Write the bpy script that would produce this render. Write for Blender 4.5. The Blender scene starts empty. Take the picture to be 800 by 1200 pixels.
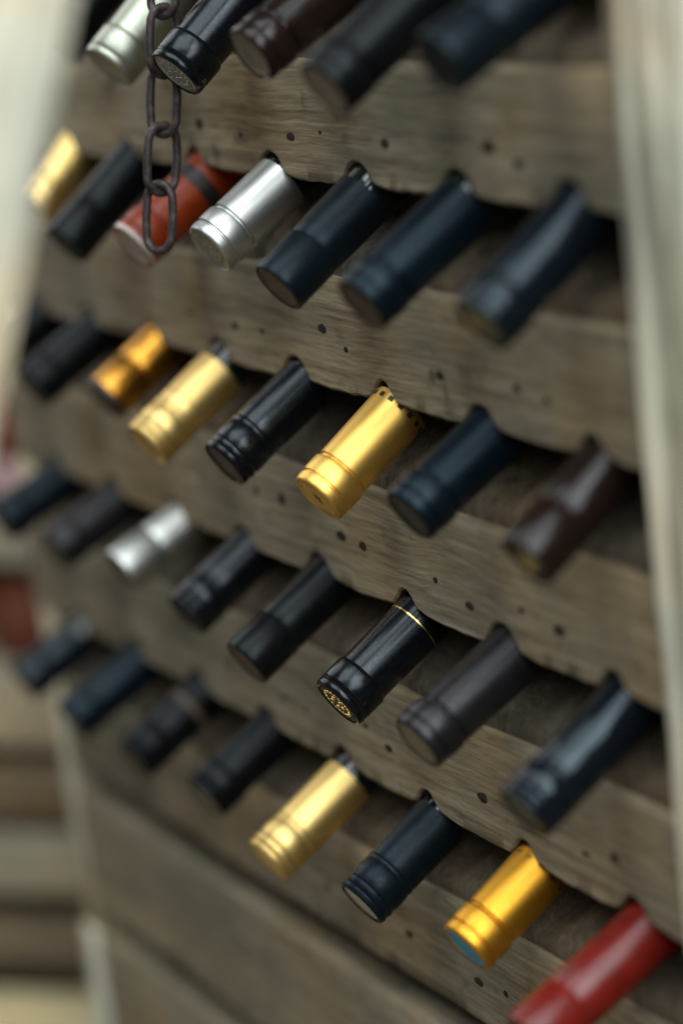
import bpy, bmesh, math, random
from mathutils import Matrix, Vector, noise
rnd = random.Random(7)
S = bpy.context.scene
C = S.collection

# ------------------------------------------------------------------ camera
cam_d = bpy.data.cameras.new('camera'); cam = bpy.data.objects.new('camera', cam_d); C.objects.link(cam)
right = Vector((.476999, .877972, .040473)); down = Vector((.166632, -.045124, -.984986)); fwd = Vector((-.862963, .476581, -.167822))
M = Matrix((right, -down, -fwd)).transposed().to_4x4(); M.translation = (1.26519, -.72093, 1.17357)
cam.matrix_world = M
cam_d.sensor_fit = 'VERTICAL'; cam_d.sensor_height = 36; cam_d.lens = 90
cam_d.clip_start = .02; cam_d.clip_end = 100
cam_d.dof.use_dof = True; cam_d.dof.focus_distance = 1.482; cam_d.dof.aperture_fstop = 1.7
S.camera = cam
# ------------------------------------------------------------------ world, lamps, exposure
w = bpy.data.worlds.new('World'); S.world = w; w.use_nodes = True
bg = w.node_tree.nodes['Background']; bg.inputs[0].default_value = (.90, .95, 1, 1); bg.inputs[1].default_value = .065
def lamp(name, loc, target, power, sx, sy, col):
    d = bpy.data.lights.new(name, 'AREA'); d.shape = 'RECTANGLE'; d.size = sx; d.size_y = sy; d.energy = power; d.color = col
    o = bpy.data.objects.new(name, d); C.objects.link(o); o.location = loc
    o.rotation_euler = (Vector(target)-Vector(loc)).to_track_quat('-Z', 'Y').to_euler()
lamp('window_light', (2.85, -1.15, 2.6), (0, 0, 1.0), 92, 2.0, 2.0, (.90, .96, 1))
lamp('overhead_fill', (.9, -1.45, 3.3), (0, -.1, 1.0), 105, 3.4, 1.8, (.90, .96, 1))  # added overhead lamp, no visible source; throws shadow under the board lips
lamp('doorway_light', (-2.5, -1.0, 2.4), (-.2, 0, 1.0), 28, 2.0, 2.0, (.95, .98, 1))
S.view_settings.view_transform = 'Standard'; S.view_settings.look = 'None'
S.view_settings.exposure = 0; S.view_settings.gamma = 1; S.view_settings.use_curve_mapping = False
S.render.engine = 'CYCLES'
S.cycles.use_denoising = True
S.cycles.max_bounces = 8

# ------------------------------------------------------------------ helpers
def mesh_obj(name, verts, faces, mat, parent=None, smooth=None, mw=None):
    me = bpy.data.meshes.new(name); me.from_pydata(verts, [], faces); me.validate()
    bm = bmesh.new(); bm.from_mesh(me); bmesh.ops.recalc_face_normals(bm, faces=bm.faces); bm.to_mesh(me); bm.free()
    if smooth is not None:
        me.polygons.foreach_set('use_smooth', [True]*len(me.polygons))
        me.set_sharp_from_angle(angle=math.radians(smooth))
    if mat: me.materials.append(mat)
    return link(name, me, parent, mw)
def link(name, me, parent=None, mw=None):
    o = bpy.data.objects.new(name, me); C.objects.link(o)
    if parent: o.parent = parent
    if mw is not None: o.matrix_basis = mw
    return o
def empty(name, mw, label, cat, group=None):
    o = bpy.data.objects.new(name, None); o.empty_display_size = .02; C.objects.link(o); o.matrix_world = mw
    o['label'] = label; o['category'] = cat
    if group: o['group'] = group
    return o
def T(x, y, z): return Matrix.Translation((x, y, z))
def boxdata(x0, x1, y0, y1, z0, z1, b=.002, wob=0, seed=0, nseg=1, axis=0):
    """chamfered box, optionally cut along an axis and slightly uneven"""
    bm = bmesh.new()
    bmesh.ops.create_cube(bm, size=1)
    for v in bm.verts:
        v.co = Vector(((x0, x1)[v.co.x > 0], (y0, y1)[v.co.y > 0], (z0, z1)[v.co.z > 0]))
    if nseg > 1:
        es = [e for e in bm.edges if abs((e.verts[0].co-e.verts[1].co)[axis]) > 1e-5]
        bmesh.ops.subdivide_edges(bm, edges=es, cuts=nseg-1)
    if b: bmesh.ops.bevel(bm, geom=[e for e in bm.edges if e.calc_face_angle(0) > .5], offset=b, segments=2, affect='EDGES', profile=.6)
    if wob:
        for v in bm.verts:
            n = noise.noise_vector(v.co*14+Vector((seed, seed*2.3, 0)))
            v.co += n*wob
    vs = [tuple(v.co) for v in bm.verts]; bm.verts.index_update(); fs = [[v.index for v in f.verts] for f in bm.faces]; bm.free()
    return vs, fs
def lathe(prof, seg=56):
    """prof: (z, r) list; r = 0 closes the end"""
    vs, fs, rings = [], [], []
    for z, r in prof:
        if r <= 0: rings.append([len(vs)]); vs.append((0, 0, z))
        else:
            rings.append(list(range(len(vs), len(vs)+seg)))
            vs += [(r*math.cos(2*math.pi*i/seg), r*math.sin(2*math.pi*i/seg), z) for i in range(seg)]
    for a, b in zip(rings, rings[1:]):
        for i in range(seg):
            j = (i+1) % seg
            if len(a) == 1 and len(b) == 1: continue
            if len(a) == 1: fs.append((a[0], b[i], b[j]))
            elif len(b) == 1: fs.append((a[i], b[0], a[j]))
            else: fs.append((a[i], b[i], b[j], a[j]))
    return vs, fs

# ------------------------------------------------------------------ materials
def newmat(name):
    m = bpy.data.materials.new(name); m.use_nodes = True
    nt = m.node_tree; return m, nt, nt.nodes['Principled BSDF']
def nd(nt, t, **kw):
    n = nt.nodes.new(t)
    for k, v in kw.items(): setattr(n, k, v)
    return n
def ramp(nt, src, stops):
    r = nd(nt, 'ShaderNodeValToRGB'); e = r.color_ramp.elements
    while len(e) > 1: e.remove(e[-1])
    e[0].position, e[0].color = stops[0][0], (*stops[0][1], 1)
    for p, c in stops[1:]:
        q = e.new(p); q.color = (*c, 1)
    nt.links.new(src, r.inputs[0]); return r.outputs[0]
def wood(name, cols, axis=0, rough=.82, grain=1.0, bump=.6, diag=0, knots=True, st=(.28, .5, .72)):
    m, nt, P = newmat(name); L = nt.links.new
    tc = nd(nt, 'ShaderNodeTexCoord'); oi = nd(nt, 'ShaderNodeObjectInfo')
    off = nd(nt, 'ShaderNodeVectorMath', operation='SCALE'); off.inputs[0].default_value = (31, 17, 23); L(oi.outputs['Random'], off.inputs['Scale'])
    add = nd(nt, 'ShaderNodeVectorMath', operation='ADD'); L(tc.outputs['Object'], add.inputs[0]); L(off.outputs[0], add.inputs[1])
    rot = nd(nt, 'ShaderNodeMapping'); rot.inputs['Rotation'].default_value = (0, diag, 0); L(add.outputs[0], rot.inputs[0])
    # gentle warp so the grain lines wander
    wn = nd(nt, 'ShaderNodeTexNoise'); wn.inputs['Scale'].default_value = 7; wn.inputs['Detail'].default_value = 2; L(rot.outputs[0], wn.inputs[0])
    ws = nd(nt, 'ShaderNodeVectorMath', operation='MULTIPLY_ADD'); L(wn.outputs['Color'], ws.inputs[0]); ws.inputs[1].default_value = (.010, .010, .010); L(rot.outputs[0], ws.inputs[2])
    def stretched(lo, hi, detail, rough_=.6):
        mp = nd(nt, 'ShaderNodeMapping'); s = [hi]*3; s[axis] = lo; mp.inputs['Scale'].default_value = s
        L(ws.outputs[0], mp.inputs[0])
        n = nd(nt, 'ShaderNodeTexNoise'); n.inputs['Scale'].default_value = 1; n.inputs['Detail'].default_value = detail; n.inputs['Roughness'].default_value = rough_
        L(mp.outputs[0], n.inputs[0]); return n.outputs['Fac']
    g1 = stretched(7*grain, 210*grain, 8, .68); g2 = stretched(40*grain, 620*grain, 3); g3 = stretched(2.5, 26, 3)
    big = nd(nt, 'ShaderNodeTexNoise'); big.inputs['Scale'].default_value = 9; big.inputs['Detail'].default_value = 4; L(rot.outputs[0], big.inputs[0])
    c1 = ramp(nt, g1, [(st[0], cols[0]), (st[1], cols[1]), (st[2], cols[2])])
    c2 = ramp(nt, g3, [(.3, (.80, .80, .80)), (.7, (1.1, 1.08, 1.04))])
    c3 = ramp(nt, big.outputs['Fac'], [(.3, (.74, .78, .78)), (.5, (1, 1, 1)), (.68, (1.14, 1.0, .82))])
    c4 = ramp(nt, g2, [(.32, (.70, .70, .70)), (.58, (1.06, 1.06, 1.06))])
    out = c1
    for c in (c2, c3, c4):
        x = nd(nt, 'ShaderNodeMix', data_type='RGBA', blend_type='MULTIPLY'); x.inputs['Factor'].default_value = 1
        L(out, x.inputs['A']); L(c, x.inputs['B']); out = x.outputs['Result']
    ck = stretched(3.2, 46, 2, .5)      # drying cracks along the grain
    kc = ramp(nt, ck, [(.478, (1, 1, 1)), (.4865, (.30, .27, .24)), (.495, (1, 1, 1))])
    cm = nd(nt, 'ShaderNodeTexNoise'); cm.inputs['Scale'].default_value = 13; L(rot.outputs[0], cm.inputs[0])
    x = nd(nt, 'ShaderNodeMix', data_type='RGBA', blend_type='MULTIPLY'); L(ramp(nt, cm.outputs['Fac'], [(.5, (0, 0, 0)), (.62, (.6, .6, .6))]), x.inputs['Factor'])
    L(out, x.inputs['A']); L(kc, x.inputs['B']); out = x.outputs['Result']
    pv = nd(nt, 'ShaderNodeMapRange'); pv.inputs[3].default_value = .86; pv.inputs[4].default_value = 1.12; L(oi.outputs['Random'], pv.inputs[0])
    x = nd(nt, 'ShaderNodeVectorMath', operation='SCALE'); L(out, x.inputs[0]); L(pv.outputs[0], x.inputs['Scale']); out = x.outputs[0]
    if knots:   # small dark weather stains
        v = nd(nt, 'ShaderNodeTexNoise'); v.inputs['Scale'].default_value = 42; v.inputs['Detail'].default_value = 3; L(rot.outputs[0], v.inputs[0])
        sn = ramp(nt, v.outputs['Fac'], [(.24, (.35, .32, .3)), (.36, (1, 1, 1))])
        x = nd(nt, 'ShaderNodeMix', data_type='RGBA', blend_type='MULTIPLY'); x.inputs['Factor'].default_value = .8
        L(out, x.inputs['A']); L(sn, x.inputs['B']); out = x.outputs['Result']
    L(out, P.inputs['Base Color']); P.inputs['Roughness'].default_value = rough
    P.inputs['Specular IOR Level'].default_value = .3
    ad = nd(nt, 'ShaderNodeMath', operation='ADD'); L(g1, ad.inputs[0]); L(g2, ad.inputs[1])
    bp = nd(nt, 'ShaderNodeBump'); bp.inputs['Strength'].default_value = bump; bp.inputs['Distance'].default_value = .0006; L(ad.outputs[0], bp.inputs['Height'])
    L(bp.outputs[0], P.inputs['Normal'])
    return m
W_PLANK = wood('weathered_oak', [(.150, .124, .079), (.258, .218, .145), (.345, .298, .206)], bump=.55, st=(.32, .5, .68))
W_BLOCK = wood('shade_darkened_oak', [(.055, .042, .027), (.105, .083, .055), (.155, .126, .086)], axis=2, diag=.25, bump=.15)  # browner unweathered oak, darkened further to paint in the shade of the slots
W_STILE = wood('silvered_stile', [(.22, .195, .135), (.58, .545, .42), (.80, .77, .62)], axis=2, grain=.3, knots=False, st=(.42, .5, .58))
W_LEG = wood('pale_leg', [(.60, .56, .42), (.82, .79, .63), (.9, .88, .74)], axis=2, grain=.3, knots=False, st=(.36, .5, .62))
W_DARK = wood('dark_boards', [(.10, .075, .045), (.20, .155, .10), (.28, .225, .15)])
W_GREY = wood('grey_boards', [(.22, .19, .13), (.38, .34, .25), (.52, .47, .36)])
W_PINE = wood('fresh_pine', [(.72, .58, .30), (.88, .76, .46), (.92, .83, .56)], knots=False)

def foil(name, col, metallic=0., rough=.35, bump=.0, bscale=60, coat=0., var=.12, tint=None, spec=.5, stint=None):
    m, nt, P = newmat(name); L = nt.links.new
    tc = nd(nt, 'ShaderNodeTexCoord'); oi = nd(nt, 'ShaderNodeObjectInfo')
    add = nd(nt, 'ShaderNodeVectorMath', operation='ADD'); L(tc.outputs['Object'], add.inputs[0]); L(oi.outputs['Random'], add.inputs[1])
    n = nd(nt, 'ShaderNodeTexNoise'); n.inputs['Scale'].default_value = 70; n.inputs['Detail'].default_value = 5; L(add.outputs[0], n.inputs[0])
    c2 = tint or tuple(min(1, x*(1-(.05 if metallic > .5 else var*2))) for x in col)
    base = ramp(nt, n.outputs['Fac'], [(.35, c2), (.6, col)])
    sp = nd(nt, 'ShaderNodeTexNoise'); sp.inputs['Scale'].default_value = 650; sp.inputs['Detail'].default_value = 4; sp.inputs['Roughness'].default_value = .7; L(add.outputs[0], sp.inputs[0])
    dm = nd(nt, 'ShaderNodeMath', operation='MULTIPLY'); L(ramp(nt, sp.outputs['Fac'], [(.58, (0, 0, 0)), (.74, (1, 1, 1))]), dm.inputs[0]); L(n.outputs['Fac'], dm.inputs[1])
    mx = nd(nt, 'ShaderNodeMix', data_type='RGBA'); dk = nd(nt, 'ShaderNodeMath', operation='MULTIPLY'); L(dm.outputs[0], dk.inputs[0]); dk.inputs[1].default_value = .15 if metallic > .5 else 1; L(dk.outputs[0], mx.inputs['Factor']); L(base, mx.inputs['A'])
    mx.inputs['B'].default_value = (*[min(1, x*.8+.018) for x in col], 1)      # specks of cellar dust
    L(mx.outputs['Result'], P.inputs['Base Color'])
    sc = nd(nt, 'ShaderNodeTexNoise'); sc.inputs['Scale'].default_value = 420; sc.inputs['Detail'].default_value = 4; L(add.outputs[0], sc.inputs[0])
    mr = nd(nt, 'ShaderNodeMapRange'); mr.inputs[1].default_value = .3; mr.inputs[2].default_value = .75; mr.inputs[3].default_value = rough*(.94 if metallic > .5 else .82); mr.inputs[4].default_value = min(1, rough*(1.1 if metallic > .5 else 1.3))
    L(sc.outputs['Fac'], mr.inputs[0]); L(mr.outputs[0], P.inputs['Roughness'])
    P.inputs['Metallic'].default_value = metallic; P.inputs['Coat Weight'].default_value = coat; P.inputs['Coat Roughness'].default_value = .18
    P.inputs['Specular IOR Level'].default_value = spec
    if stint: P.inputs['Specular Tint'].default_value = (*stint, 1)
    b = nd(nt, 'ShaderNodeTexNoise'); b.inputs['Scale'].default_value = bscale; b.inputs['Detail'].default_value = 3; L(add.outputs[0], b.inputs[0])
    bp = nd(nt, 'ShaderNodeBump'); bp.inputs['Strength'].default_value = (.015 if metallic > .5 else .05)+bump; bp.inputs['Distance'].default_value = .0002+.003*bump; L(b.outputs['Fac'], bp.inputs['Height'])
    L(bp.outputs[0], P.inputs['Normal'])
    return m
F = dict(
 gold=foil('gold_foil', (.80, .50, .12), 1, .42),
 palegold=foil('pale_gold_foil', (.72, .51, .18), 1, .43),
 amber=foil('amber_foil', (.68, .34, .035), 1, .44),
 bronze=foil('bronze_foil', (.52, .24, .035), 1, .28),
 silver=foil('silver_foil', (.50, .51, .48), 1, .40),
 dullsilver=foil('dull_silver_foil', (.40, .42, .34), 1, .45),
 black=foil('black_foil', (.0035, .004, .0045), 0, .32, spec=.14, stint=(.85, .95, 1)),
 gloss=foil('gloss_black_foil', (.003, .0035, .005), 0, .24, spec=.3, stint=(.85, .95, 1)),
 navy=foil('navy_matt_foil', (.003, .006, .009), 0, .38, spec=.19, stint=(.7, .9, 1)),
 teal=foil('teal_black_foil', (.002, .006, .010), 0, .34, spec=.2, stint=(.65, .88, 1)),
 char=foil('charcoal_foil', (.016, .0155, .017), .35, .32, spec=.3),
 brown=foil('brown_wax', (.013, .007, .005), 0, .18, bump=.15, bscale=45, spec=.22),
 wax=foil('black_wax', (.004, .006, .009), 0, .15, bump=.30, bscale=55, spec=.28, stint=(.75, .92, 1)),
 red=foil('red_foil', (.25, .030, .004), 0, .36, spec=.3),
 redgloss=foil('gloss_red_wax', (.16, .009, .005), 0, .28, spec=.35, bump=.03, bscale=30),
 copper=foil('copper_disc', (.10, .066, .044), .2, .55, bump=.5, bscale=350),
 cream=foil('cream_disc', (.24, .205, .145), .2, .45, bump=.6, bscale=350),
 blue=foil('blue_disc', (.015, .42, .66), 0, .4),
 white=foil('white_rim', (.5, .44, .38), 0, .4),
 dark=foil('dark_print', (.012, .010, .008), 0, .5),
 glint=foil('gold_line', (.85, .62, .2), 1, .25),
 glass=foil('bottle_glass', (.006, .012, .008), 0, .08, coat=.3),
 greyblue=foil('grey_blue_foil', (.004, .007, .010), 0, .17, bump=.30, bscale=55, spec=.22, stint=(.75, .92, 1)),
)
iron, nt, P = newmat('rusty_iron'); tc = nd(nt, 'ShaderNodeTexCoord'); n = nd(nt, 'ShaderNodeTexNoise'); n.inputs['Scale'].default_value = 260; n.inputs['Detail'].default_value = 6
nt.links.new(tc.outputs['Object'], n.inputs[0]); nt.links.new(ramp(nt, n.outputs['Fac'], [(.3, (.022, .017, .017)), (.55, (.062, .048, .045)), (.75, (.12, .09, .08))]), P.inputs['Base Color'])
P.inputs['Roughness'].default_value = .55; P.inputs['Metallic'].default_value = .45
bp = nd(nt, 'ShaderNodeBump'); bp.inputs['Strength'].default_value = .5; bp.inputs['Distance'].default_value = .0006; nt.links.new(n.outputs['Fac'], bp.inputs['Height']); nt.links.new(bp.outputs[0], P.inputs['Normal'])
nailm = foil('nail_iron', (.035, .026, .018), 0, .9, bump=.5, bscale=500, spec=.1)
clay = foil('red_clay', (.15, .036, .013), 0, .7)
plaster = foil('wall_plaster', (.22, .19, .15), 0, .9)
earth = foil('earth_floor', (.16, .13, .10), 0, .9)

# ------------------------------------------------------------------ setting
def struct(o): o['kind'] = 'structure'; return o
struct(mesh_obj('floor', [(-4, -4, 0), (4, -4, 0), (4, 4, 0), (-4, 4, 0)], [(0, 1, 2, 3)], earth))
struct(mesh_obj('wall', *boxdata(-3.2, 2.4, 1.55, 1.7, 0, 2.8, 0), plaster))
struct(mesh_obj('wall', *boxdata(-3.35, -3.2, -3, 1.7, 0, 2.8, 0), plaster))

# ------------------------------------------------------------------ rack frame (panel axes: x along the boards, y into the panel, z up the panel)
TILT = math.radians(10); DU = .10708; DV = .125; A0 = math.radians(27); TA = math.tan(A0); RH = .0105; AX = .0245; RB = .034; RBV = .032
PAN = T(0, 0, 1.0) @ Matrix.Rotation(TILT, 4, 'X')
UL, UR = -.622, .285
rack = empty('riddling_rack', Matrix.Identity(4), 'weathered oak A-frame rack of notched boards that holds the wine bottles', 'wine rack')
COLS = list(range(-5, 3))
# how far below its notch each neck leaves the board (they sag differently in the bores)
EXIT = {(3, 1): .0182, (2, -1): .0182, (3, -1): .0186, (1, 0): .0195, (1, -1): .0185, (2, 1): .020, (1, 1): .018, (1, 2): .0178, (2, -2): .0185, (3, -2): .0195, (4, -2): .020}
def exit_v(row, col): return EXIT.get((row, col), .0195 if col <= -3 else .0235)
def wob(u, s, f=30): return noise.noise(Vector((u*f, s*7.3, s*1.7)))
def lip(u, row, notch=True):
    e = .0112 + .0009*wob(u, row+.3, 28) + .0007*wob(u, row+9.1, 120)
    if notch:
        cc = u/DU-round(u/DU)
        e -= .0032*math.exp(-((cc*DU-.004)/.021)**2)
        for c in COLS:
            d = abs(u-c*DU-.0015*wob(c, row, 1))
            if d < .0193:   # bore following the neck, a little wider than it
                e = min(e, exit_v(row, c)-math.sqrt(.0193**2-d*d)/.87+.0005*wob(u, row+2.7, 200))
            if d < RH:
                e = min(e, .0085-.0105*math.sqrt(1-d*d/RH/RH)+.0006*wob(u, row+4, 300))
    return e
def make_plank(row):
    """board whose lower edge is bored through for the necks; z is measured up from the notch line"""
    notch = -1 <= row <= 4
    u0 = UL+rnd.uniform(-.004, .004) if row <= 4 else -.594
    n = int((UR-u0)/.0026); vs, fs = [], []
    TH = .045
    for i in range(n+1):
        u = u0+(UR-.0006-u0)*i/n
        e = lip(u, row, notch); top = (.0600 if row < 6 else .088)+.0018*wob(u, row+2.2, 16)
        fr = lambda z: .0007*wob(u, row+z*40, 22)+.0004*wob(u, row+z*90, 70)
        prof = [(0.0016+fr(0), -e+.0002), (fr(0), -e+.0020), (fr(1), -e+.012), (fr(2), .018), (fr(3), .036), (fr(4), top-.005), (.0012+fr(4), top-.0018), (.004, top), (TH, top-.002),
                (TH, -e+TH*TA), (.02, -e+.02*TA)]
        vs += [(u, y, z) for y, z in prof]
    k = 11
    for i in range(n):
        for j in range(k):
            a, b = i*k+j, i*k+(j+1) % k
            fs.append((a, b, b+k, a+k))
    fs.append(list(range(k))[::-1]); fs.append([n*k+j for j in range(k)])
    mw = PAN @ T(0, 0, -(row-2)*DV)
    return mesh_obj('plank', vs, fs, W_PLANK, rack, 40, mw)
ROWS = range(-4, 9)
planks = {r: make_plank(r) for r in ROWS}
# spacer blocks closing the slot below each board, bored for the necks
def base_n(v): # v measured down from the notch line
    pts = [(-.03, .064), (.010, .052), (.026, .038), (.040, .024), (.052, .012), (.058, .006), (.072, .004)]
    for (a, p), (b, q) in zip(pts, pts[1:]):
        if v <= b: return p+(q-p)*(v-a)/(b-a)
    return pts[-1][1]
def make_block(row, u0, u1, bored):
    nu, nv = max(6, int((u1-u0)/.0032)), 24; vs, fs = [], []; deep = {}
    sd = rnd.random()*50; lean = rnd.uniform(-.0018, .0018); tw = rnd.uniform(-.02, .02)
    for j in range(nv+1):
        v = -.022+(.0665+.022)*j/nv
        for i in range(nu+1):
            x = i/nu
            u = u0+(u1-u0)*x + .0022*wob(v, sd+(0 if x < .5 else 3), 60)*(abs(x-.5)*2)**4
            y = base_n(v)+lean+tw*(u-(u0+u1)/2)+.0006*noise.noise(Vector((u*40, v*25, sd)))
            edge = min(x, 1-x)*(u1-u0)
            if edge < .003: y += (.003-edge)**2*700
            dp = False
            if bored:
                for c in COLS:
                    d = abs(u-c*DU)
                    if d < RB:
                        wl = (AX+math.sqrt(1-d*d/RB/RB)*RBV/math.cos(A0)-v)/TA
                        if wl > y: y = min(wl, .09); dp = wl > .062
            vs.append((u, y, -v)); deep[len(vs)-1] = dp
    k = nu+1
    for j in range(nv):
        for i in range(nu):
            f = (j*k+i, j*k+i+1, (j+1)*k+i+1, (j+1)*k+i)
            if all(deep[q] for q in f): continue
            fs.append(f)
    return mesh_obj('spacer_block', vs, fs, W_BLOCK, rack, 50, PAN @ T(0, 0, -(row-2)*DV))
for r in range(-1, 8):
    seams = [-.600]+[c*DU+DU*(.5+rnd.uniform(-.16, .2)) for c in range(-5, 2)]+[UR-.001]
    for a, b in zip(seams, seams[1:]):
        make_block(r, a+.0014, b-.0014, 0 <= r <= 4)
# end boards (stiles) of the back panel and the near end of the front panel
zt, zb = .80, -1.012
mesh_obj('stile', *boxdata(.285, .316, -.018, .085, zb, zt, .0035, .0012, 3, 60, 2), W_STILE, rack, 40, PAN)
mesh_obj('stile', *boxdata(-.626, -.5965, .0022, .06, zb, zt, .003, .0008, 5, 60, 2), W_STILE, rack, 40, PAN)
mesh_obj('stile_foot', *boxdata(-.630, -.5990, -.0015, .050, zb, -.540, .004, .0012, 6, 20, 2), W_LEG, rack, 40, PAN)
LEGM = PAN @ T(0, -.2834, .2518) @ Matrix.Rotation(math.radians(-20.2), 4, 'X')
mesh_obj('stile', *boxdata(.281, .312, -.095, 0, -1.295, .62, .0045, .0012, 8, 60, 2), W_LEG, rack, 40, LEGM)
# nails: forged heads driven two to a hole spacing
nail_me = None
NAILS = {1: [(-.0768, .0145), (-.0387, .0185), (.035, .0153), (.1436, .0182), (.1706, .0103), (-.1412, .0135), (-.2003, .0176), (-.25, .014)],
         2: [(-.0379, .0165), (.069, .0144), (.148, .0173), (.1759, .0142), (-.0652, .0263), (-.146, .016), (-.185, .0155), (-.25, .017)],
         3: [(-.0713, .0224), (-.0449, .0208), (.0393, .0162), (.0752, .0084), (.1299, .0173), (.1669, .0133), (-.184, .0322), (-.1479, .0326), (-.255, .018)],
         4: [(-.0419, .018), (.0667, .0163), (-.069, .026), (.1711, .0138), (.2, .02), (-.15, .017), (-.182, .016), (-.26, .02), (-.37, .018)],
         5: [(-.042, .02), (.0384, .0167), (-.15, .018), (.07, .02), (-.25, .02), (.15, .018)],
         0: [(.03, .02), (.145, .02), (-.07, .02)], 6: [(-.3, .018), (-.17, .02), (-.4, .016), (-.05, .02)]}
nv_, nf_ = lathe([(-.004, .0), (-.004, .0034), (.0003, .0040), (.0006, .0034), (.0008, .0)], 14)
nail_ms = []
for k in range(5):
    nail_me = bpy.data.meshes.new('nail'); nail_me.from_pydata([(x*(1+.35*noise.noise(Vector((x*500, y*500, k*3.1)))), y*(1+.35*noise.noise(Vector((y*500, x*500, k*5.7)))), z) for x, y, z in nv_], [], nf_); nail_me.materials.append(nailm); nail_ms.append(nail_me)
for r, ls in NAILS.items():
    for u, z in ls:
        s = rnd.uniform(.45, 1.0)
        link('nail', rnd.choice(nail_ms), planks[r], T(u, .0004, z) @ Matrix.Rotation(math.pi/2, 4, 'X') @ Matrix.Diagonal((s*rnd.uniform(1.3, 1.9), s*rnd.uniform(.8, 1.1), 1, 1)))
# an old splinter under a lip
# ------------------------------------------------------------------ bottles
BL = .305
def cap_profile(kind, cl):
    """(distance from the tip, radius) along the capsule skin"""
    if kind == 'std':   p = [(.0008, .0132), (0, .0139), (.0002, .0145), (.0010, .0151), (.0026, .0154), (.0056, .0154), (.0062, .0147), (.0068, .0147), (.0074, .0155), (.0094, .0158), (.0160, .0158), (.0170, .0156), (.0175, .0144), (.0182, .0138), (.0190, .0140), (.0197, .0151)]
    elif kind == 'ring': p = [(.0012, .0128), (0, .0135), (.0003, .0143), (.0014, .0150), (.0034, .0152), (.0044, .0145), (.0052, .0149), (.0068, .0154), (.0082, .0153), (.0092, .0147), (.0100, .0149), (.0118, .0154), (.0150, .0154), (.0200, .0151), (.0210, .0147), (.0222, .0152), (.0236, .0152), (.0246, .0147), (.0262, .0150)]
    elif kind == 'step': p = [(.0007, .0134), (0, .0140), (.0003, .0146), (.0012, .0150), (.0035, .0151), (.0255, .0151), (.0264, .0147), (.0270, .0144), (.0278, .0146), (.0288, .0149)]
    elif kind == 'thick': p = [(.0008, .0134), (0, .0141), (.0003, .0150), (.0012, .0156), (.0036, .0159), (.0044, .0155), (.0052, .0159), (.0060, .0155), (.0068, .0159), (.0170, .0160), (.0186, .0156), (.0194, .0149), (.0208, .0149)]
    else:               p = [(.0000, .0010), (.0004, .0050), (.0016, .0090), (.0040, .0122), (.0075, .0142), (.0120, .0152), (.0175, .0153), (.0215, .0148), (.0260, .0146)]
    p = [(s*1.13, r) for s, r in p]; s0, r0 = p[-1]
    for i in range(1, 7): p.append((s0+(cl-s0)*i/6, r0+(.0157-r0)*(i/6)*min(1, cl/.085)))
    p += [(cl+.0002, p[-1][1]-.0006)]
    return [(s, r*RS) for s, r in p]
RS = 1.13
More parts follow.
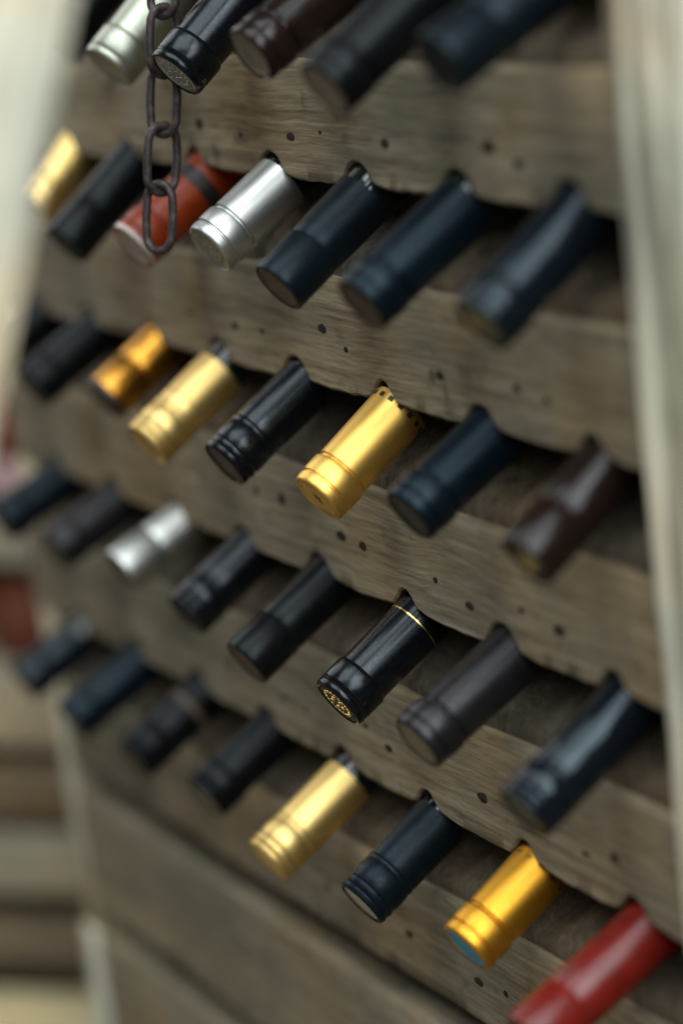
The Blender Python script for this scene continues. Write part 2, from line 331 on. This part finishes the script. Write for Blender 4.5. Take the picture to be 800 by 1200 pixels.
def build_bottle(row, col, a, L, kind, mat, disc, cl, label, extra=(), group=None, roll=0, yaw=0):
    ax = exit_v(row, col)
    if row >= 3 and col <= -3: L += .006
    a = math.radians(a); yaw = math.radians(yaw)
    d = Vector((math.sin(yaw), -math.cos(a)*math.cos(yaw), -math.sin(a)*math.cos(yaw)))
    piv = Vector((col*DU, 0, -(row-2)*DV-ax)); tip = piv+Vector((0, 0, ax-.024))+d*L; d = (tip-piv).normalized()
    z = d; x = Vector((1, 0, 0)); y = z.cross(x).normalized(); x = y.cross(z).normalized()
    R = Matrix((x, y, z)).transposed().to_4x4()
    mw = PAN @ Matrix.Translation(tip-d*BL) @ R @ Matrix.Rotation(roll, 4, 'Z')
    b = empty('wine_bottle', mw, label, 'bottle', group)
    rb = rnd.uniform(.0365, .0385); sh = rnd.uniform(.118, .128)
    gp = [(.004, 0), (.004, .0135), (.02, .0138), (.03, .0150), (.07, .0160), (sh-.02, .0172), (sh-.006, .0188), (sh+.006, .0220), (sh+.02, .028), (sh+.034, .0345), (sh+.05, rb-.0004), (sh+.06, rb), (BL-.008, rb), (BL-.002, rb-.002), (BL, rb-.007), (BL-.004, rb-.012), (BL-.02, .012), (BL-.026, 0)]
    mesh_obj('glass', *lathe([(BL-s, r) for s, r in gp], 40), F['glass'], b, 40)
    pr = cap_profile(kind, cl)
    cap = mesh_obj('capsule', *lathe([(BL-s, r) for s, r in pr]), F[mat], b, 35)
    if kind != 'wax':
        r0 = pr[0][1]; s0 = pr[0][0]
        dm = F[disc or mat]
        mesh_obj('end_disc', *lathe([(BL-s0+.0001, r0+.0003), (BL-s0+.0002, r0-.001), (BL-s0+.0006, r0-.0016), (BL-s0+.0006, r0-.0026), (BL-s0+.0001, r0-.0032), (BL-s0+.0001, .002), (BL-s0+.0002, 0)], 48), dm, cap, 30)
    def rad(s):
        for (p, q), (u, v) in zip(pr, pr[1:]):
            if p <= s <= u and u > p: return q+(v-q)*(s-p)/(u-p)
        return pr[-2][1]
    for e in extra:
        if e[0] == 'band':      # ('band', s0, s1, material)
            n = 4; mesh_obj('band', *lathe([(BL-(e[1]+(e[2]-e[1])*i/n), rad(e[1]+(e[2]-e[1])*i/n)+.00018) for i in range(n+1)]), F[e[3]], cap, 40)
        elif e[0] == 'squares':   # row of printed squares round the capsule's edge
            for k in range(e[2]):
                t0 = 2*math.pi*k/e[2]; dt = math.pi/e[2]*.95; r = rad(e[1])+.00015; hh = e[3]
                vs = [(r*math.cos(t0+dt*q/4), r*math.sin(t0+dt*q/4), BL-e[1]+zz) for zz in (-hh, hh) for q in range(5)]
                mesh_obj('printed_square', vs, [(q, q+1, q+6, q+5) for q in range(4)], F[e[4]], cap)
        elif e[0] == 'tabs':      # torn foil edge
            for k in range(e[2]):
                t0 = 2*math.pi*(k+rnd.uniform(-.2, .2))/e[2]; dt = .12; r = rad(e[1])-.0002; hh = rnd.uniform(.002, .0042)
                vs = [(r*math.cos(t0+dt*q/2), r*math.sin(t0+dt*q/2), BL-e[1]-zz) for zz in (0, hh) for q in range(3)]
                mesh_obj('foil_tab', vs, [(q, q+1, q+4, q+3) for q in range(2)], F[mat], cap)
        elif e[0] == 'emblem':    # raised ornament on the end: ring of beads with a device in the middle
            for k in range(e[2]):
                t0 = 2*math.pi*k/e[2]; r = .0098; ww = .0011
                mesh_obj('emboss', *boxdata(r*math.cos(t0)-ww, r*math.cos(t0)+ww, r*math.sin(t0)-ww, r*math.sin(t0)+ww, BL-.0012, BL-.0002, .0003), F[e[1]], cap)
            for k in range(5):
                t0 = 2*math.pi*k/5+.3; r = .0045
                mesh_obj('emboss', *boxdata(r*math.cos(t0)-.0016, r*math.cos(t0)+.0016, r*math.sin(t0)-.0011, r*math.sin(t0)+.0011, BL-.0012, BL-.0003, .0004), F[e[3]], cap)
        elif e[0] == 'stamp':     # small dark printed device
            pts = [(-.001, -.006), (.0012, -.006), (.0016, -.001), (.0052, .0008), (.0018, .0022), (.0003, .0068), (-.0012, .0022), (-.0048, .0006), (-.0015, -.001)]
            mesh_obj('stamp', [(px*.8, py*.8, BL-.0007) for px, py in pts], [list(range(len(pts)))], F['dark'], cap)
    return b
B = build_bottle
# top visible row
B(0, -3, 40, .050, 'std', 'black', None, .08, 'black capped bottle neck beside the dull silver capped one, next to the pale leg')
B(0, -2, 40.2, .0654, 'thick', 'dullsilver', 'dullsilver', .08, 'dull silver capped bottle neck half hidden by the hanging chain')
B(0, -1, 38.7, .0699, 'thick', 'gloss', 'silver', .085, 'black capped bottle with silver embossed end, its rim overlapping the chain', [('emblem', 'silver', 18, 'silver')])
B(0, 0, 28.1, .0651, 'std', 'brown', 'cream', .085, 'dark brown capped bottle with cream end, beside the black one that overlaps the chain')
B(0, 1, 32.2, .0837, 'std', 'black', 'cream', .095, 'black capped bottle with pale gold end disc, between brown capped and navy ones')
B(0, 2, 25.5, .0718, 'step', 'navy', None, .095, 'navy capped bottle in the topmost visible row beside the near stile')
# second row
B(1, -4, 34, .038, 'std', 'palegold', None, .08, 'gold capped bottle half hidden behind the pale leg')
B(1, -3, 34.9, .0633, 'step', 'black', None, .085, 'long black capped bottle between the half hidden gold and the red capped ones')
B(1, -2, 30.3, .058, 'std', 'red', 'white', .085, 'red capped bottle with dark band and white rim, behind the chain end', [('band', .052, .062, 'dark'), ('band', .0004, .0032, 'white')])
B(1, -1, 26.0, .0523, 'std', 'silver', 'dullsilver', .0625, 'bright silver capped bottle neck beside the red capped one', [('emblem', 'dullsilver', 16, 'dullsilver')])
B(1, 0, 30.5, .0672, 'step', 'navy', 'copper', .073, 'matt navy capped bottle with coppery end, beside the bright silver capped one', [('tabs', .073, 9)])
B(1, 1, 26.5, .0718, 'std', 'teal', 'copper', .080, 'dark blue capped bottle between the coppery ended navy and the crinkled grey ones')
B(1, 2, 30.0, .0658, 'std', 'greyblue', None, .085, 'crinkled grey-blue capped bottle beside the near stile')
# third row
B(2, -5, 25, .050, 'std', 'black', None, .08, 'black capped bottle at the far end of the row with the bronze cap')
B(2, -4, 24.4, .0547, 'std', 'black', None, .08, 'plain black capped bottle beside the bronze capped one')
B(2, -3, 26.3, .0447, 'step', 'bronze', 'char', .08, 'shiny bronze capped bottle between black and gold capped necks', [('band', .0004, .0045, 'dark')])
B(2, -2, 28.0, .0661, 'ring', 'palegold', None, .0685, 'pale gold ringed cap bottle beside the bronze capped one', [('squares', .036, 26, .0006, 'cream')])
B(2, -1, 26.7, .062, 'ring', 'gloss', 'copper', .074, 'glossy black ribbed cap bottle between two gold capped ones')
B(2, 0, 33.8, .0590, 'std', 'gold', None, .0735, 'sharp gold capped bottle with black squares printed round the foil edge', [('squares', .0690, 15, .0016, 'dark'), ('stamp',)])
B(2, 1, 25.6, .0553, 'std', 'teal', None, .078, 'teal black capped bottle between the squared gold and brown capped ones')
B(2, 2, 33.3, .0540, 'step', 'brown', None, .085, 'smooth brown capped bottle beside the teal black capped one')
# fourth row
B(3, -5, 18.0, .0466, 'std', 'navy', None, .08, 'dark navy capped bottle at the far end of the row with a coppery silver cap')
B(3, -4, 19.4, .0481, 'std', 'char', None, .08, 'charcoal capped bottle beside the silver one with coppery end')
B(3, -3, 17.9, .0415, 'step', 'silver', 'copper', .062, 'silver capped bottle with coppery end, between charcoal and black caps')
B(3, -2, 26.4, .0526, 'ring', 'gloss', None, .08, 'ribbed black capped bottle between the coppery silver and plain black ones')
B(3, -1, 26.7, .0645, 'step', 'black', 'copper', .082, 'plain satin black capped bottle with one fine groove, beside the gold lined one')
B(3, 0, 30.5, .0601, 'thick', 'gloss', 'dark', .092, 'glossy black capped bottle with fine gold line and gold embossed end', [('band', .0640, .0650, 'glint'), ('emblem', 'glint', 20, 'glint')])
B(3, 1, 22.7, .0651, 'std', 'char', 'cream', .082, 'charcoal satin capped bottle with tan end, beside the gold lined black one', [('tabs', .082, 7)])
B(3, 2, 29.7, .0707, 'ring', 'wax', None, .09, 'crinkled black wax bottle beside the near stile')
# fifth row
B(4, -5, 20.3, .0496, 'std', 'greyblue', None, .055, 'dusky grey-blue bottle at the far end of the lowest filled row')
B(4, -4, 21.8, .0554, 'std', 'teal', None, .08, 'blue-black capped bottle, second from the far end of the lowest filled row')
B(4, -3, 24.8, .0545, 'ring', 'black', None, .08, 'black ringed cap bottle with pale band in the lowest filled row', [('band', .050, .055, 'copper')])
B(4, -2, 25.4, .0566, 'thick', 'black', None, .08, 'black capped bottle beside the gold one of the lowest filled row')
B(4, -1, 29.7, .0696, 'ring', 'palegold', None, .0735, 'pale gold ringed cap bottle with dark glass showing above it, lowest filled row')
B(4, 0, 30.8, .061, 'ring', 'navy', 'silver', .070, 'matt navy bottle cap with stacked rings and torn foil edge', [('tabs', .070, 11)])
B(4, 1, 30.6, .0511, 'std', 'amber', 'blue', .065, 'amber gold capped bottle with bright blue end disc', [('squares', .060, 12, .0009, 'bronze')])
B(4, 2, 24.5, .0790, 'step', 'redgloss', None, .115, 'glossy red wax dipped bottle neck at the rack corner')

# ------------------------------------------------------------------ chain
def link_mesh():
    R, h, wr = .0094, .0106, .0026; path = []
    for i in range(17): t = math.pi*i/16; path.append((R*math.cos(t), h+R*math.sin(t)))
    for i in range(1, 5): path.append((-R-.0006*math.sin(math.pi*i/5), h-2*h*i/5))
    for i in range(17): t = math.pi+math.pi*i/16; path.append((R*math.cos(t), -h+R*math.sin(t)))
    for i in range(1, 5): path.append((R+.0006*math.sin(math.pi*i/5), -h+2*h*i/5))
    n, k = len(path), 12; vs, fs = [], []
    for i in range(n):
        p = Vector((path[i][0], 0, path[i][1])); q = Vector((path[(i+1) % n][0], 0, path[(i+1) % n][1])); o = Vector((path[i-1][0], 0, path[i-1][1]))
        tg = (q-o).normalized(); nrm = Vector((tg.z, 0, -tg.x))
        for j in range(k):
            t = 2*math.pi*j/k; rr = wr*(1+.06*noise.noise(Vector((i*.7, j*.5, 2))))
            vs.append(tuple(p+nrm*rr*math.cos(t)+Vector((0, 1, 0))*rr*math.sin(t)))
    for i in range(n):
        for j in range(k):
            fs.append((i*k+j, i*k+(j+1) % k, ((i+1) % n)*k+(j+1) % k, ((i+1) % n)*k+j))
    return vs, fs
ch = empty('hanging_chain', T(-.1363, -.0792, 1.0857), 'rusty iron chain hanging free before the bottle necks', 'chain')
lk = None
PITCH = .0346
for i in range(11):
    rz = math.radians(61.5)+(math.radians(36) if i % 2 else math.radians(-36))+rnd.uniform(-.12, .12)
    mw = T(-.0004*i, .0010*math.sin(i), i*PITCH) @ Matrix.Rotation(rz, 4, 'Z') @ Matrix.Rotation(rnd.uniform(-.04, .04), 4, 'Y')
    if lk is None: o = mesh_obj('link', *link_mesh(), iron, ch, 60, mw); lk = o.data
    else: link('link', lk, ch, mw)

stv, stf = [], []
for j in range(13):   # U-shaped staple driven into the board above
    t = math.pi*j/12
    for k in range(8):
        q = 2*math.pi*k/8; r = .009+.0022*math.cos(q)
        stv.append((r*math.cos(t), -.012-r*math.sin(t)*1.6, .0022*math.sin(q)))
stf = [(j*8+k, j*8+(k+1) % 8, (j+1)*8+(k+1) % 8, (j+1)*8+k) for j in range(12) for k in range(8)]
stv += [(x, y+.03, z) for x, y, z in stv[:8]+stv[96:104]]
stf += [(k, (k+1) % 8, 104+(k+1) % 8, 104+k) for k in range(8)]+[(96+k, 96+(k+1) % 8, 112+(k+1) % 8, 112+k) for k in range(8)]
mesh_obj('staple', stv, stf, iron, ch, 60, T(-.0045, .006, 11*PITCH-.016))
# ------------------------------------------------------------------ things beyond the far end of the rack
YAW = Matrix.Rotation(math.radians(61.5), 4, 'Z')
SH = T(-1.010, .200, 0) @ YAW       # x across the view, y away
sh = empty('shelf_unit', SH, 'old board shelf unit beyond the far end of the rack', 'shelf')
def sb(name, x0, x1, y0, y1, z0, z1, m): return mesh_obj(name, *boxdata(x0, x1, y0, y1, z0, z1, .003, .001, x0+z0, 6, 0), m, sh, 40)
for z0, z1, m in ((.512, .586, W_GREY), (.440, .492, W_DARK), (.362, .424, W_GREY), (.285, .335, W_DARK)): sb('slat', -.35, .42, 0, .024, z0, z1, m)
sb('shelf_board', -.35, .42, .024, .34, .560, .584, W_GREY)
sb('shelf_board', -.35, .42, .05, .34, .684, .735, W_GREY)
sb('upright', -.38, -.35, .0, .34, 0, 1.3, W_DARK); sb('upright', .42, .45, .0, .34, 0, 1.3, W_DARK)
for k in range(7): sb('back_board', -.35, .42, .34, .358, .02+k*.18, .195+k*.18, W_DARK)
jar = empty('clay_jar', SH @ T(-.012, .09, .584), 'rust red clay jar on the lower shelf of the shelf unit', 'jar')
mesh_obj('body', *lathe([(0, 0), (0, .034), (.006, .040), (.03, .046), (.055, .046), (.068, .040)], 32), clay, jar, 40)
mesh_obj('rim', *lathe([(.0685, .040), (.074, .043), (.082, .043), (.082, .036), (.02, .034), (.02, 0)], 32), clay, jar, 40)
rb = empty('wine_bottle', SH @ T(-.03, .11, .735), 'dark red bottle with pink label standing on the upper shelf', 'bottle')
mesh_obj('glass', *lathe([(0, 0), (0, .034), (.006, .037), (.17, .037), (.2, .030), (.22, .018), (.23, .0145), (.3, .0135), (.3, 0)], 32), foil('dark_red_glass', (.16, .012, .012), 0, .2), rb, 40)
mesh_obj('label', *lathe([(.015, .0373), (.048, .0373)], 32), foil('pink_paper', (.62, .42, .42), 0, .8), rb, 40)
bx = empty('wooden_box', T(-.775, .112, 0) @ YAW, 'pale pine box standing low beside the far end of the rack', 'box')
for nm, a in (('front_board', (-.3, .26, 0, .02, .02, .262)), ('side_board', (-.3, -.28, .021, .2, .02, .257)), ('side_board', (.24, .26, .021, .2, .02, .257)), ('lid', (-.31, .27, -.008, .21, .263, .278))):
    mesh_obj(nm, *boxdata(*a, .003, .0006, 2, 4, 0), W_PINE, bx, 40)
